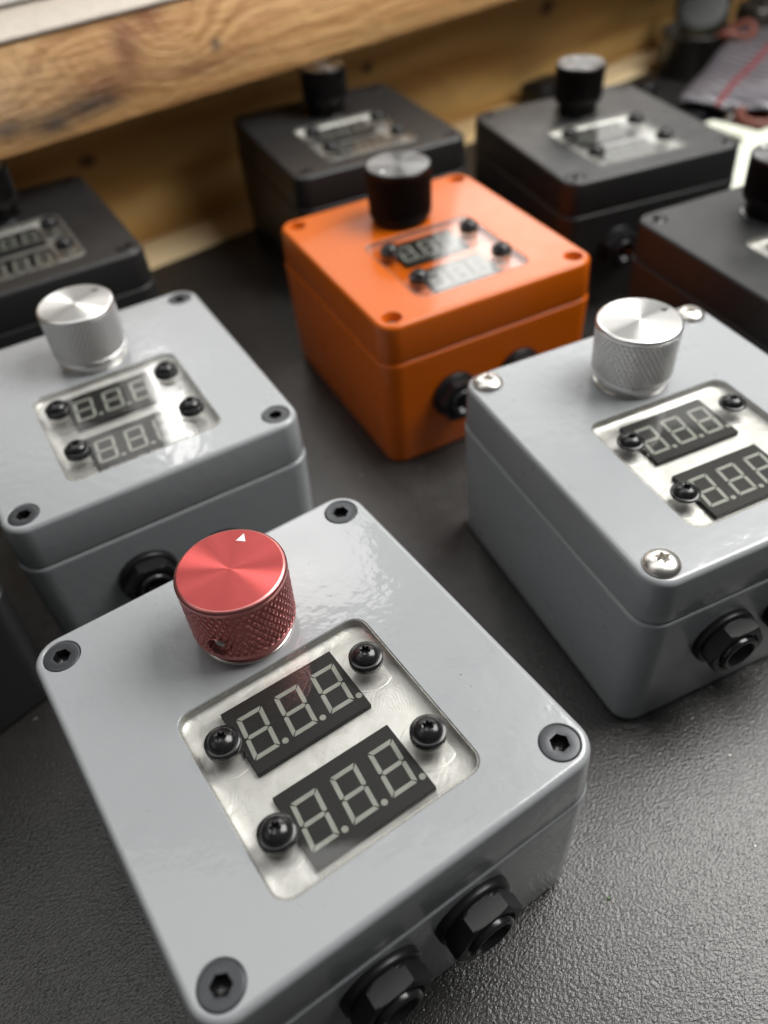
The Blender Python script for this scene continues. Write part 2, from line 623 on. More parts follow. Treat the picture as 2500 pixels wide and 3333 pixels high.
def lid_mesh(mat, hole_r, hole_d):
    b = MB()
    rings = [rrect(W - 6, D - 6, 4, 0, 0, LID_Z - 0.1, 8), rrect(W - 0.9, D - 0.9, 6.2, 0, 0, LID_Z - 0.1, 8),
             rrect(W - 0.3, D - 0.3, 6.6, 0, 0, LID_Z + 0.15, 8), rrect(W - 0.05, D - 0.05, 6.7, 0, 0, LID_Z + 0.6, 8)]
    F = 1.5
    for k in range(7):
        a = PI / 2 * k / 6
        ins = 0.45 + F * (1 - math.cos(a))
        rings.append(rrect(W - 2 * ins, D - 2 * ins, 6.7 - ins, 0, 0, H - F + F * math.sin(a), 8))
    ids = b.loft(rings, True)
    holes = [b.add(rrect(WW, WD, WR, WX, WY, H, 6))]
    # soft broken edge and short wall of the window opening
    w1 = b.add(rrect(WW - 0.3, WD - 0.3, WR, WX, WY, H - 0.25, 6))
    w2 = b.add(rrect(WW - 0.3, WD - 0.3, WR, WX, WY, H - 0.9, 6))
    b.bridge(holes[0], w1, True)
    b.bridge(w1, w2, True)
    if hole_r:
        for x, y in SCREWS:
            h0 = b.add(circ(hole_r, H, 32, x, y))
            h1 = b.add(circ(hole_r - 0.15, H - 0.25, 32, x, y))
            h2 = b.add(circ(hole_r - 0.15, H - hole_d, 32, x, y))
            b.bridge(h0, h1, True)
            b.bridge(h1, h2, True)
            b.face(h2, False)
            holes.append(h0)
    b.fill([ids[-1]] + holes)
    return b.mesh('lid', mat)


def pocket_mesh(mat):
    b = MB()
    zt, zb = H - 0.8, H - 2.75
    rings = [rrect(WW - 0.32, WD - 0.32, WR, WX, WY, zt, 6)]
    rings.append(rrect(WW - 0.34, WD - 0.34, WR, WX, WY, H - 1.55, 6))
    for k in range(1, 7):
        a = PI / 2 * k / 6
        ins = 3.4 * (1 - math.cos(a))
        rings.append(rrect(WW - 0.34 - 2 * ins, WD - 0.34 - 2 * ins, max(WR - ins * 0.2, 1), WX, WY, H - 1.55 - 1.2 * math.sin(a), 6))
    b.loft(rings, True, 0, False, True)
    # round landings milled around the four window screws
    for x, y in WSCREWS:
        b.loft([circ(5.4, zb - 0.1, 40, x, y), circ(5.4, zb + 0.06, 40, x, y), circ(5.2, zb + 0.1, 40, x, y)], False, 0, False, True)
    return b.mesh('window_pocket', mat)


def window_mesh():
    b = MB()
    zt, zb = H + 0.12, H - 1.45
    g = 0.55
    rings = [rrect(WW - g, WD - g, WR - .2, WX, WY, zb, 6), rrect(WW - g, WD - g, WR - .2, WX, WY, zt - 0.3, 6), rrect(WW - g - 0.5, WD - g - 0.5, WR - .4, WX, WY, zt, 6)]
    ids = b.loft(rings, False, 1)
    b.face(ids[-1], False, 0)
    b.face(ids[0], False, 0)
    return b.mesh('window', [M['acrylic'], M['acrylic_edge']])


WSCREWS = [(-15.75, -1.7), (15.6, -1.6), (15.65, -22.1), (-15.85, -22.3)]


def head_mesh(name, rings, fn, mats, n=48, floor_mat=None, cone=0.3):
    """rings (r, z, recess?) from the outside in; the recess takes the outline fn"""
    b = MB()
    ids = []
    for r, z, rec in rings:
        ids.append(b.add(circ(r, z, n, 0, 0, fn if rec else None)))
    for k, (p, q) in enumerate(zip(ids, ids[1:])):
        sharp = rings[k][2] or rings[k + 1][2]
        b.bridge(p, q, not sharp, 1 if (rings[k][2] and rings[k + 1][2]) else 0)
    c = b.add([(0, 0, rings[-1][1] - cone)])[0]
    L = ids[-1]
    for i in range(n):
        b.face((L[i], L[(i + 1) % n], c), True, 1)
    return b.mesh(name, mats)


def flat_hex():
    return head_mesh('lid_screw', [(3.72, -1.2, 0), (3.72, -0.22, 0), (3.6, -0.08, 0), (3.4, -0.04, 0), (2.1, -0.05, 0), (1.62, -0.08, 1), (1.54, -0.3, 1), (1.54, -1.9, 1)], hexf,
                     [M['screw_black'], M['socket']], 48, cone=0.9)


def dome_torx():
    R = 4.15
    rr = [(R * .96, 0.0, 0), (R, 0.12, 0), (R, 0.35, 0)]
    for k in range(1, 9):
        a = math.radians(12 + 62 * k / 8)
        rr.append((R * math.cos(a) / math.cos(math.radians(12)), 0.35 + 2.3 * (math.sin(a) - math.sin(math.radians(12))), 0))
    zt = rr[-1][1]
    rr = [q for q in rr if q[0] > 1.75]
    rr += [(1.7, zt - 0.15, 0), (1.42, zt - 0.12, 1), (1.36, zt - 0.3, 1), (1.36, zt - 1.4, 1)]
    return head_mesh('lid_screw', rr, torxf, [M['steel'], M['steel']], 48)


def black_flush():
    return head_mesh('lid_screw', [(3.55, -1.2, 0), (3.55, -0.2, 0), (3.4, 0.02, 0), (1.6, 0.05, 0), (1.4, 0.0, 1), (1.35, -0.2, 1), (1.35, -1.2, 1)], hexf,
                     [M['gloss_black'], M['hole']], 36)


def deep_screw():
    return head_mesh('lid_screw', [(2.4, -4.2, 0), (2.4, -3.2, 0), (2.1, -2.8, 0), (1.2, -2.7, 0), (0.9, -2.75, 1), (0.9, -3.6, 1)], hexf,
                     [M['steel'], M['hole']], 36)


def button_torx():
    R = 2.7
    rr = [(R * .95, 0.0, 0), (R, 0.1, 0), (R, 0.3, 0)]
    for k in range(1, 8):
        a = math.radians(10 + 55 * k / 7)
        rr.append((R * math.cos(a) / math.cos(math.radians(10)), 0.3 + 1.75 * (math.sin(a) - math.sin(math.radians(10))), 0))
    zt = rr[-1][1]
    rr += [(1.08, zt + 0.05, 0), (0.92, zt - 0.02, 1), (0.88, zt - 0.15, 1), (0.88, zt - 1.1, 1)]
    return head_mesh('window_screw', rr, torxf, [M['gloss_black'], M['screw_black']], 48)


def spacer_mesh(h):
    b = MB()
    b.loft([circ(3.2, 0, 40), circ(3.4, 0.12, 40), circ(3.42, h * .5, 40), circ(3.4, h - 0.15, 40), circ(3.25, h, 40), circ(2.5, h, 40)], True, 0, True, True)
    return b.mesh('spacer', M['gloss_black'])


def knob_mesh(name, h, r, skirt, mats, hole=None, per=60, deep=0.36):
    """turned, knurled control knob; skirt = (radius, height) of the narrow foot; hole = (angle, z, radius)"""
    b = MB()
    n = per * 10
    z0, z1 = skirt[1] + 1.4, h - 1.5
    rows = 84
    pitch = 2 * PI * r / per

    def rad(z):
        return r * (0.968 + 0.032 * (z / h))
    # knurled band
    grid = []
    for i in range(rows + 1):
        z = z0 + (z1 - z0) * i / rows
        ring = []
        fade = min(1, i / 2.0, (rows - i) / 2.0)
        for k in range(n):
            th = 2 * PI * k / n
            u = (th * r + (z - z0) * 0.6) / pitch % 1
            v = (th * r - (z - z0) * 0.6) / pitch % 1
            gu = max(0, 1 - abs(u - 0.5) / 0.28)
            gv = max(0, 1 - abs(v - 0.5) / 0.28)
            rr = rad(z) + fade * (-deep * max(gu, gv))
            ring.append([rr * math.cos(th), rr * math.sin(th), z])
        grid.append(ring)
    kill = set()
    border = []
    if hole:
        ha, hz, hr = hole
        inside = lambda k, i: ((((2 * PI * k / n - ha + PI) % (2 * PI)) - PI) * r) ** 2 + (z0 + (z1 - z0) * i / rows - hz) ** 2 < hr * hr
        for i in range(rows):
            for k in range(n):
                if inside(k + .5, i + .5):
                    kill.add((i, k))
        edge = {}
        for (i, k) in kill:
            for (a, c) in (((i, k), (i, k + 1)), ((i, k + 1), (i + 1, k + 1)), ((i + 1, k + 1), (i + 1, k)), ((i + 1, k), (i, k))):
                a = (a[0], a[1] % n)
                c = (c[0], c[1] % n)
                key = tuple(sorted((a, c)))
                edge[key] = edge.get(key, 0) + 1
        border = [e for e, c in edge.items() if c == 1]
        bv = {x for e in border for x in e}
        for (i, k) in bv:
            x, y, z = grid[i][k]
            da = ((2 * PI * k / n - ha + PI) % (2 * PI)) - PI
            du, dz = da * r, z - hz
            q = hr / max(1e-6, math.hypot(du, dz))
            th = ha + du * q / r
            grid[i][k] = [r * math.cos(th), r * math.sin(th), hz + dz * q]
    ids = [b.add(g) for g in grid]
    for i in range(rows):
        for k in range(n):
            if (i, k) in kill:
                continue
            k2 = (k + 1) % n
            b.face((ids[i][k], ids[i][k2], ids[i + 1][k2], ids[i + 1][k]), False, 0)
    if hole:
        ax = Vector((math.cos(hole[0]), math.sin(hole[0]), 0))
        inn = {}
        for (p, q) in border:
            for c in (p, q):
                if c not in inn:
                    inn[c] = b.add([Vector(grid[c[0]][c[1]]) - ax * 3.4])[0]
            b.face((ids[p[0]][p[1]], ids[q[0]][q[1]], inn[q], inn[p]), True, 0)
    # bottom: plain band, foot
    m_ = 96
    sr = skirt[0]
    low = [circ(sr - 0.2, 0.4, m_), circ(sr, 0.6, m_), circ(sr, skirt[1], m_), circ(rad(0) - 0.35, skirt[1] + 0.02, m_), circ(rad(0) - 0.05, skirt[1] + 0.3, m_), circ(rad(0), skirt[1] + 1.3, m_), circ(rad(0) - .35, z0 + 0.1, m_)]
    for a, c in zip(low, low[1:]):
        b.loft([a, c], True, 0)
    # rim and top
    rim = [(r - 0.3, z1 - 0.1), (r, z1 + 0.1), (r, h - 0.75), (r - 0.1, h - 0.4), (r - 0.4, h - 0.1), (r - 0.75, h)]
    b.loft([circ(a, z, 144) for a, z in rim], True, 0)
    ids2 = [b.add(circ(a, h, 144)) for a in (r - 0.75, 7.5, 4, 1.2)]
    for a, c in zip(ids2, ids2[1:]):
        b.bridge(a, c, False, 1)
    c = b.add([(0, 0, h)])[0]
    for k in range(144):
        b.face((ids2[-1][k], ids2[-1][(k + 1) % 144], c), False, 1)
    return b.mesh(name, mats)


def washer_mesh(mat):
    b = MB()
    b.loft([circ(9.75, 0.0, 64), circ(9.8, 0.25, 64), circ(9.6, 0.5, 64), circ(8.0, 0.55, 64)], True, 0, False, True)
    return b.mesh('knob_washer', mat)


def mark_mesh(mat):
    b = MB()
    b.loft([[(-1.0, -1.05, 0), (1.0, -1.05, 0), (0.02, 1.1, 0)], [(-0.97, -1.0, 0.05), (0.97, -1.0, 0.05), (0.02, 1.03, 0.05)]], False, 0, False, True)
    return b.mesh('pointer_mark', mat)


def set_screw_mesh():
    b = MB()
    ids = b.loft([circ(1.35, 0, 24), circ(1.4, 0.7, 24), circ(1.2, 0.95, 24), circ(0.75, 0.95, 24, 0, 0, hexf), circ(0.7, 0.2, 24, 0, 0, hexf)], True, 0, True, True)
    return b.mesh('set_screw', M['steel'])


SL = math.tan(math.radians(6.2))


def seg_poly(kind):
    """outline of one segment, digit centre at 0,0; 5.3 wide, 9.8 high, slanted"""
    hw, hh, t = 2.72, 4.9, 0.88
    g = 0.13
    c = t * 0.62
    if kind == 'a':
        p = [(-hw + g + .1, hh), (hw - g - .1, hh), (hw - t + .15 - g, hh - t), (-hw + t - .15 + g, hh - t)]
    elif kind == 'd':
        p = [(-hw + t - .15 + g, -hh + t), (hw - t + .15 - g, -hh + t), (hw - g - .1, -hh), (-hw + g + .1, -hh)]
    elif kind == 'g':
        p = [(-hw + 0.55, 0), (-hw + t + .1, t / 2 - .02), (hw - t - .1, t / 2 - .02), (hw - 0.55, 0), (hw - t - .1, -t / 2 + .02), (-hw + t + .1, -t / 2 + .02)]
    elif kind == 'f':
        p = [(-hw, hh - g - .1), (-hw + t, hh - t - g - .05), (-hw + t, t / 2 + g), (-hw + .4, g + .03), (-hw, g + .25)]
    elif kind == 'b':
        p = [(hw, hh - g - .1), (hw, g + .25), (hw - .4, g + .03), (hw - t, t / 2 + g), (hw - t, hh - t - g - .05)]
    elif kind == 'e':
        p = [(-hw, -g - .25), (-hw + .4, -g - .03), (-hw + t, -t / 2 - g), (-hw + t, -hh + t + g + .05), (-hw, -hh + g + .1)]
    elif kind == 'c':
        p = [(hw, -g - .25), (hw, -hh + g + .1), (hw - t, -hh + t + g + .05), (hw - t, -t / 2 - g), (hw - .4, -g - .03)]
    return [(x + y * SL, y) for x, y in p]


def prism(poly, z0, z1):
    b = MB()
    b.loft([[(x, y, z0) for x, y in poly], [(x, y, z1) for x, y in poly]], False, 0, True, True)
    return b


SEG = {k: prism(seg_poly(k), -0.02, 0.05).mesh('segment', M['seg']) for k in 'abcdefg'}
_dp = MB()
_dp.loft([circ(0.62, -0.02, 16), circ(0.62, 0.05, 16)], False, 0, True, True)
DP = _dp.mesh('decimal_point', M['seg'])
DW, DD = 24.6, 15.45


def display_mesh():
    b = MB()
    b.loft([rrect(DW, DD, 0.15, 0, 0, -3.2, 2), rrect(DW, DD, 0.15, 0, 0, -0.1, 2), rrect(DW - .2, DD - .2, 0.15, 0, 0, 0, 2)], False, 0, True, True)
    return b.mesh('display', M['disp'])


ME = dict(pocket=pocket_mesh(M['pocket']), window=window_mesh(), button=button_torx(), spacer=spacer_mesh(1.9), spacer_low=spacer_mesh(0.7),
          washer=washer_mesh(M['steel']), washer_dark=washer_mesh(M['gloss_black']), display=display_mesh(), set_screw=set_screw_mesh(),
          mark_white=mark_mesh(M['white_mark']), mark_black=mark_mesh(M['black_mark']),
          pocket_orange=pocket_mesh(M['orange']))


def jack_meshes():
    """panel socket pointing along -y: flange against the wall, hex nut, threaded bushing with a bore"""
    def Y(ring):
        return [(x, -z, y) for x, y, z in ring]
    b = MB()
    b.loft([Y(circ(8.2, -0.5, 48)), Y(circ(8.2, 1.3, 48)), Y(circ(8.1, 1.75, 48)), Y(circ(7.8, 1.95, 48)), Y(circ(6.5, 2.0, 48))], True, 0, True, True)
    flange = b.mesh('jack_socket', M['nut_black'])
    b = MB()
    ap = 6.75
    hx = lambda r, z: Y(circ(r, z, 72, 0, 0, hexf))
    cyl = lambda r, z: Y(circ(r, z, 72))

    def chamf(z, rc):        # hexagon cut by a chamfer cone
        return Y([(min(ap * hexf(2 * PI * k / 72), rc) * math.cos(2 * PI * k / 72), min(ap * hexf(2 * PI * k / 72), rc) * math.sin(2 * PI * k / 72), z) for k in range(72)])
    rings = [chamf(1.9, 6.95), chamf(2.3, 7.35), chamf(2.9, 7.9), chamf(5.6, 7.8), chamf(5.85, 7.5), chamf(6.0, 7.1), cyl(6.2, 6.05), cyl(5.6, 6.05), cyl(5.1, 5.4), cyl(4.8, 5.4)]
    for a, c in zip(rings, rings[1:]):
        b.loft([a, c], False, 0)
    nut = b.mesh('hex_nut', M['nut_black'])
    b = MB()
    rr = [(4.75, 4.0), (4.75, 6.6), (4.5, 6.95), (3.9, 7.0), (3.4, 6.7), (3.3, 1.5)]
    ids = b.loft([Y(circ(r_, z, 40)) for r_, z in rr], True, 0, False, True)
    bush = b.mesh('bushing', M['gloss_black'])
    return flange, nut, bush


JF, JN, JB = jack_meshes()
SPECS = {}


def meter_box(key, pos, deg, lid_mat, screw, screw_me, knob_me, mark, label, mark_ang, jacks, low=False, orange=False, knob_xy=(0.5, 20.6), knob_h=18.0,
              set_ang=None, body=None, lid=None):
    root = empty('meter_box', (pos[0], pos[1], 0), math.radians(deg))
    tag(root, label, 'meter box', 'boxes with two small displays set out on the dark bench')
    put('body', body, root)
    put('lid', lid, root)
    put('window_pocket', ME['pocket_orange' if orange else 'pocket'], root)
    put('window', ME['window'], root)
    zoff = {'dome': 0.02, 'flat': -0.06, 'flush': 0.0, 'deep': 0.0}[screw]
    for i, (x, y) in enumerate(SCREWS):
        put('lid_screw', screw_me, root, (x, y, H + zoff), (0, 0, random.uniform(0, 1)))
    sh = 0.7 if low else 1.9
    for x, y in WSCREWS:
        ws = put('window_screw', ME['button'], root, (x, y, H + 0.12 + sh), (0, 0, random.uniform(0, 1)))
        put('spacer', ME['spacer_low' if low else 'spacer'], ws, (0, 0, -sh))
    k = put('knob', knob_me, root, (knob_xy[0], knob_xy[1], H), (0, 0, 0))
    put('knob_washer', ME['washer_dark' if knob_h > 19 else 'washer'], k, (0, 0, 0.0))
    a = math.radians(mark_ang)
    rm = 8.3
    put('pointer_mark', mark, k, (rm * math.cos(a), rm * math.sin(a), knob_h + 0.0), (0, 0, a - PI / 2))
    if set_ang is not None:
        put('set_screw', ME['set_screw'], k, (8.9 * math.cos(set_ang), 8.9 * math.sin(set_ang), 7.3), Vector((math.cos(set_ang), math.sin(set_ang), 0)).to_track_quat('Z', 'Y').to_euler())
    for dy in (-1.75, -22.5):
        d = put('display', ME['display'], root, (-0.9, dy, H - 1.55))
        for dx in (-8.2, -0.05, 8.1):
            for s_, me in SEG.items():
                put('segment', me, d, (dx, -0.1, 0))
            put('decimal_point', DP, d, (dx + 3.35, -4.65, 0))
    for jx, jz, jr in jacks:
        j = put('jack_socket', JF, root, (jx, -D / 2 + 0.2, jz))
        put('hex_nut', JN, j, (0, 0, 0), (0, math.radians(30 + jr), 0))
        put('bushing', JB, j)
    return root


BODY = {k: body_mesh(M[k]) for k in ('grey', 'orange', 'black')}
LID = dict(flat=lid_mesh(M['grey'], 4.0, 3.6), dome=lid_mesh(M['grey'], 0, 0), orange=lid_mesh(M['orange'], 3.4, 4.2), black=lid_mesh(M['black'], 3.8, 3.0))
SC = dict(flat=flat_hex(), dome=dome_torx(), flush=black_flush(), deep=deep_screw())
HOLE_A = math.radians(-140)
KN = dict(red=knob_mesh('knob', 18.0, 11.0, (9.4, 2.7), [M['red_side'], M['red_top']], (HOLE_A, 7.3, 2.3), 46, 0.42),
          silver=knob_mesh('knob', 18.0, 10.9, (9.2, 2.4), [M['silver_side'], M['silver_top']], None, 48, 0.42),
          dark_big=knob_mesh('knob', 19.5, 11.6, (10.2, 2.0), [M['dark_side'], M['dark_top']]),
          dark=knob_mesh('knob', 20.0, 10.4, (8.3, 5.5), [M['dark_side'], M['dark_top']]))

g = dict(body=BODY['grey'])
meter_box('F', (-20.446, 88.484), 30.458, 'grey', 'flat', SC['flat'], KN['red'], ME['mark_white'],
          'light grey meter box in front with a red knurled knob and black hex screws', 46, [(9.0, 30.4, 0), (-11.4, 30.4, 0)],
          set_ang=HOLE_A, lid=LID['flat'], **g)
meter_box('R', (76.163, 159.30), 20.766, 'grey', 'dome', SC['dome'], KN['silver'], ME['mark_black'],
          'light grey meter box with a silver knob and bright domed steel lid screws', 4, [(-15.6, 26.5, 4), (5.5, 26.5, 4)], low=True, lid=LID['dome'], **g)
meter_box('L', (-73.374, 195.047), 26.635, 'grey', 'flat', SC['flat'], KN['silver'], ME['mark_black'],
          'light grey meter box with a silver knob and flat black hex lid screws', 28, [(-12.2, 25.0, 10), (8.5, 21.0, 0)], lid=LID['flat'], **g)
meter_box('O', (23.845, 267.279), 23.707, 'orange', 'deep', SC['deep'], KN['dark_big'], ME['mark_white'],
          'glossy orange meter box with a black knob and open round screw holes', 200, [(-15.5, 22.8, 8), (10.0, 22.8, 0)], orange=True, body=BODY['orange'],
          lid=LID['orange'], knob_h=19.5)
kb = dict(lid_mat='black', screw='flush', screw_me=SC['flush'], knob_me=KN['dark'], mark=ME['mark_white'], body=BODY['black'], lid=LID['black'], knob_h=20.0)
meter_box('A', (-1.742, 381.759), 21.997, label='black meter box standing behind the orange box by the timber wall', mark_ang=70, jacks=[(-14, 25, 0), (10, 25, 0)], **kb)
meter_box('B', (105.418, 351.963), 17.42, label='black meter box with a black knob beside the white Y-shaped bracket', mark_ang=120, jacks=[(-15.5, 25.5, 25), (9, 25.5, 0)], **kb)
meter_box('C', (-130.595, 300.358), 27.41, label='black meter box behind the grey silver-knob box, cut off by the left picture edge', mark_ang=60, jacks=[(-14, 25, 0), (10, 25, 0)], **kb)
meter_box('D', (148.0, 244.7), 21.0, label='black meter box cut off by the right picture edge', mark_ang=100, jacks=[(-14, 25, 0), (10, 25, 0)], **kb)
# far left: only its front wall shows, right front corner at (-92, 134)
ea = math.radians(43.8)
ex = -92 - (math.cos(ea) * 39.8 - math.sin(ea) * -43.0)
ey = 134 - (math.sin(ea) * 39.8 + math.cos(ea) * -43.0)
meter_box('E', (ex, ey), 43.8, label='black box at the far left showing only its dark front wall', mark_ang=100, jacks=[(-16, 25, 0)], **kb)

# ------------------------------------------------------------------ bench, wall, beam
T = Vector((0.82105, 0.57085, 0))       # along the wall
N = Vector((0.57085, -0.82105, 0))      # away from the wall, to the camera
A0 = Vector((-109, 404, 0))
WA = math.atan2(T.y, T.x)


def wp(s_, off, z=0):
    return A0 + T * s_ + N * off + Vector((0, 0, z))


def wall_box(name, mat, s0, s1, o0, o1, z0, z1, bev=0.0):
    """box in wall coordinates; o = distance in front of the wall plane"""
    b = MB()
    b.box((s0, -o1, z0), (s1, -o0, z1), 0, bev)
    o = b.build(name, mat)
    o.location = A0 * S
    o.rotation_euler = (0, 0, WA)
    return o


tt = wall_box('table_top', M['table'], -500, 900, 30, 900, -6, 0, 0.8)
tag(tt, kind='structure')
wb = wall_box('workbench', M['pale'], -500, 900, -20, 900, -40, -6.2)
tag(wb, kind='structure')
pb = wall_box('batten', M['pale'], -500, 900, 0.5, 29.5, -6, -0.4, 0.6)
tag(pb, 'pale pine batten along the back edge of the dark bench top', 'batten')
wl = wall_box('wall', M['ply'], -500, 900, -18, 0, -6, 110.5)
tag(wl, kind='structure')
bm_ = wall_box('timber_beam', M['beam'], -500, 560, 16, 55, 74.3, 111.0, 1.8)
tag(bm_, 'rough stained pine beam running along the wall above the boxes', 'beam')
sl_ = wall_box('window_sill', M['sill'], -500, 560, -20, 56, 111.3, 112.8, 0.5)
tag(sl_, 'cream dusty board lying on top of the timber beam', 'board')
wh = wall_box('white_panel', M['white'], -500, 200, -20, 16, 114.2, 140, 1.0)
tag(wh, 'white panel standing on the cream board above the timber beam', 'panel')


# ------------------------------------------------------------------ clutter at the far right
def free(name, mb, mats, label, cat, group=None):
    return tag(mb.build(name, mats), label, cat, group)


M['bracket'] = simple('pale_green_white_plastic', (0.74, 0.78, 0.66), 0.45)
b = MB()


def bar(b, p, q, w0, w1, z0, z1):
    p, q = Vector(p), Vector(q)
    t = (q - p).normalized()
    n_ = Vector((-t.y, t.x))
    poly = [p - n_ * w0 / 2 - t * w0 * .2, p - n_ * w0 * .3 - t * w0 * .45, p + n_ * w0 * .3 - t * w0 * .45, p + n_ * w0 / 2 - t * w0 * .2, q + n_ * w1 / 2, q - n_ * w1 / 2]
    b.loft([[(x, y, z0) for x, y in poly], [(x, y, z1 - 1.2) for x, y in poly], [((x - (p.x + q.x) / 2) * .94 + (p.x + q.x) / 2, (y - (p.y + q.y) / 2) * .94 + (p.y + q.y) / 2, z1) for x, y in poly]], False, 0, True, True)


bar(b, (198, 456), (216, 430), 9, 13, 4, 12)
bar(b, (181, 380), (213, 432), 10, 13, 4, 11.9)
bar(b, (248, 452), (210, 427), 14, 13, 4, 11.8)
free('bracket', b, M['bracket'], 'white Y-shaped plastic bracket lying behind the right-hand black boxes', 'bracket')

M['pouch'] = None
m = NT('grey_striped_plastic')
co = m.coords(False)
wv = m.n('ShaderNodeTexWave', wave_type='BANDS', bands_direction='X')
wv.inputs['Scale'].default_value = 46
wv.inputs['Distortion'].default_value = 2.0
m.l(m.map(co, (1, 1, 1), (0, 0, math.radians(-33))), wv.inputs['Vector'])
m.l(m.ramp(wv.outputs['Fac'], [(0.25, (0.05, 0.047, 0.056)), (0.75, (0.16, 0.15, 0.17))]), m.b.inputs['Base Color'])
m.set(Roughness=0.3)
m.l(m.bump(m.noise(co, 60, 3), 0.6, 2 * S), m.b.inputs['Normal'])
M['pouch'] = m.m
M['red_tape'] = simple('red_tape', (0.20, 0.035, 0.042), 0.45)
M['orange_rubber'] = simple('orange_rubber', (0.13, 0.034, 0.02), 0.5)
M['tin'] = simple('dark_tin', (0.03, 0.026, 0.022), 0.35)
M['grey_cap'] = simple('grey_cap', (0.03, 0.034, 0.032), 0.6)
M['tan'] = simple('tan_reflection', (0.42, 0.32, 0.17), 0.6)  # yellowish reflection in the tin's mouth, painted in as a tan colour
M['post'] = simple('dark_post', (0.06, 0.035, 0.018), 0.6)


# pouch: a puffed quad sheet
def pouch():
    c00, c10, c11, c01 = Vector((184, 476, 18)), Vector((232, 452, 16)), Vector((330, 560, 24)), Vector((262, 590, 20))
    nu, nv = 18, 22
    b = MB()
    top, bot = [], []

    def pt(u, v):
        p = c00.lerp(c10, u).lerp(c01.lerp(c11, u), v)
        puff = (math.sin(PI * u) * math.sin(PI * v)) ** .6
        p.z += 7 * puff + 1.2 * math.sin(9 * u + 3 * v) + 0.9 * math.sin(13 * v)
        return p, puff
    for j in range(nv + 1):
        top.append(b.add([pt(i / nu, j / nv)[0] for i in range(nu + 1)]))
    for j in range(nv + 1):
        bot.append(b.add([pt(i / nu, j / nv)[0] - Vector((0, 0, 0.5 + 12 * pt(i / nu, j / nv)[1])) for i in range(nu + 1)]))
    for j in range(nv):
        for i in range(nu):
            b.face((top[j][i], top[j][i + 1], top[j + 1][i + 1], top[j + 1][i]))
            b.face((bot[j][i], bot[j + 1][i], bot[j + 1][i + 1], bot[j][i + 1]))
    edge = lambda g_: g_[0] + [r[-1] for r in g_[1:]] + g_[-1][-2::-1] + [r[0] for r in g_[-2:0:-1]]
    b.bridge(edge(top), edge(bot))
    root = b.build('pouch', M['pouch'])
    tag(root, 'grey striped plastic pouch with a red stripe among the clutter at far right', 'pouch')
    s_ = MB()
    L = [[], []]
    for j in range(nv + 1):
        v = j / nv
        u = 0.40 + 0.10 * v
        for k, du in ((0, -0.026), (1, 0.026)):
            L[k].append(pt(u + du, v)[0] + Vector((0, 0, 0.5)))
    lo, hi = s_.add(L[0]), s_.add(L[1])
    lo2, hi2 = s_.add([p - Vector((0, 0, 0.4)) for p in L[0]]), s_.add([p - Vector((0, 0, 0.4)) for p in L[1]])
    for j in range(nv):
        s_.face((lo[j], hi[j], hi[j + 1], lo[j + 1]))
        s_.face((lo[j], lo[j + 1], lo2[j + 1], lo2[j]))
        s_.face((hi[j], hi2[j], hi2[j + 1], hi[j + 1]))
    s_.build('red_stripe', M['red_tape'], root)


pouch()

# open dark tin and grey cap leaning on it
b = MB()
b.loft([circ(19, 0, 40), circ(20, 1, 40), circ(20, 24, 40), circ(20.8, 25, 40), circ(20.2, 26, 40), circ(19, 25.5, 40), circ(18.6, 12, 40)], True, 0, True, False)
ids = b.add(circ(18.6, 12, 40))
b.face(ids, False, 1)
o = b.build('tin', [M['tin'], M['tan']], None, (226, 574, 0))
tag(o, 'round dark open tin on the bench left of the striped pouch', 'tin')
b = MB()
b.loft([circ(15, 0, 40), circ(16.5, 1, 40), circ(16.5, 8, 40), circ(15.5, 9.5, 40), circ(12, 10, 40)], True, 0, True, True)
o = b.build('cap', M['grey_cap'], None, (238, 600, 26))
o.rotation_euler = (math.radians(38), math.radians(-20), 0)
tag(o, 'grey round cap tilted against the open tin', 'cap')


def ring_pts(c, r, n_, tilt):
    return [Vector(c) + Matrix.Rotation(tilt, 3, 'X') @ Vector((r * math.cos(2 * PI * k / n_), r * math.sin(2 * PI * k / n_), 0)) for k in range(n_)]


b = MB()
b.tube([Vector((246, 560, 25)) + Vector((11 * math.cos(a), 6.5 * math.sin(a), 2.5 * math.sin(2 * a) + 2 * math.cos(a))) for a in [2 * PI * k / 28 for k in range(28)]], 2.4, 10, 0, True)
free('rubber_ring', b, M['orange_rubber'], 'orange rubber ring at the upper corner of the striped pouch', 'ring')
b = MB()
for k in range(3):
    b.tube(ring_pts((222, 455, 3.2 + 5.2 * k), 11 - k * .8, 30, 0.12), 2.9, 10, 0, True)
free('cable_coil', b, M['orange_rubber'], 'small coil of orange cable in front of the striped pouch', 'cable')
b = MB()
b.box((-16, -9, 0), (16, 9, 13), 0, 2)
b.box((-9, -12, 3), (7, -8.5, 9), 0, 1)
o = b.build('plastic_clip', M['nut_black'], None, (196, 478, 0))
o.rotation_euler = (0, 0, 0.5)
tag(o, 'black plastic clip tucked under the near corner of the striped pouch', 'clip')
b = MB()
b.tube([(211, 462, 8), (213, 466, 10), (216, 472, 11)], [3.5, 4.2, 3.0], 14)
free('steel_ferrule', b, M['steel'], 'small shiny steel ferrule between black clip and orange cable coil', 'ferrule')
b = MB()
b.box((-14, -10, 0), (14, 10, 12), 0, 1.5)
b.box((-10, -7, 12), (10, 7, 13.5), 0, 0.6)
o = b.build('rubber_block', M['nut_black'], None, (126, 545, 0))
o.rotation_euler = (0, 0, WA)
tag(o, 'small black rubber block behind the black box beside the bracket', 'block')
o = wall_box('wooden_post', M['post'], 420, 450, 1, 26, 0, 105, 2)
tag(o, 'dark wooden post against the wall in the top right corner', 'post')
b = MB()
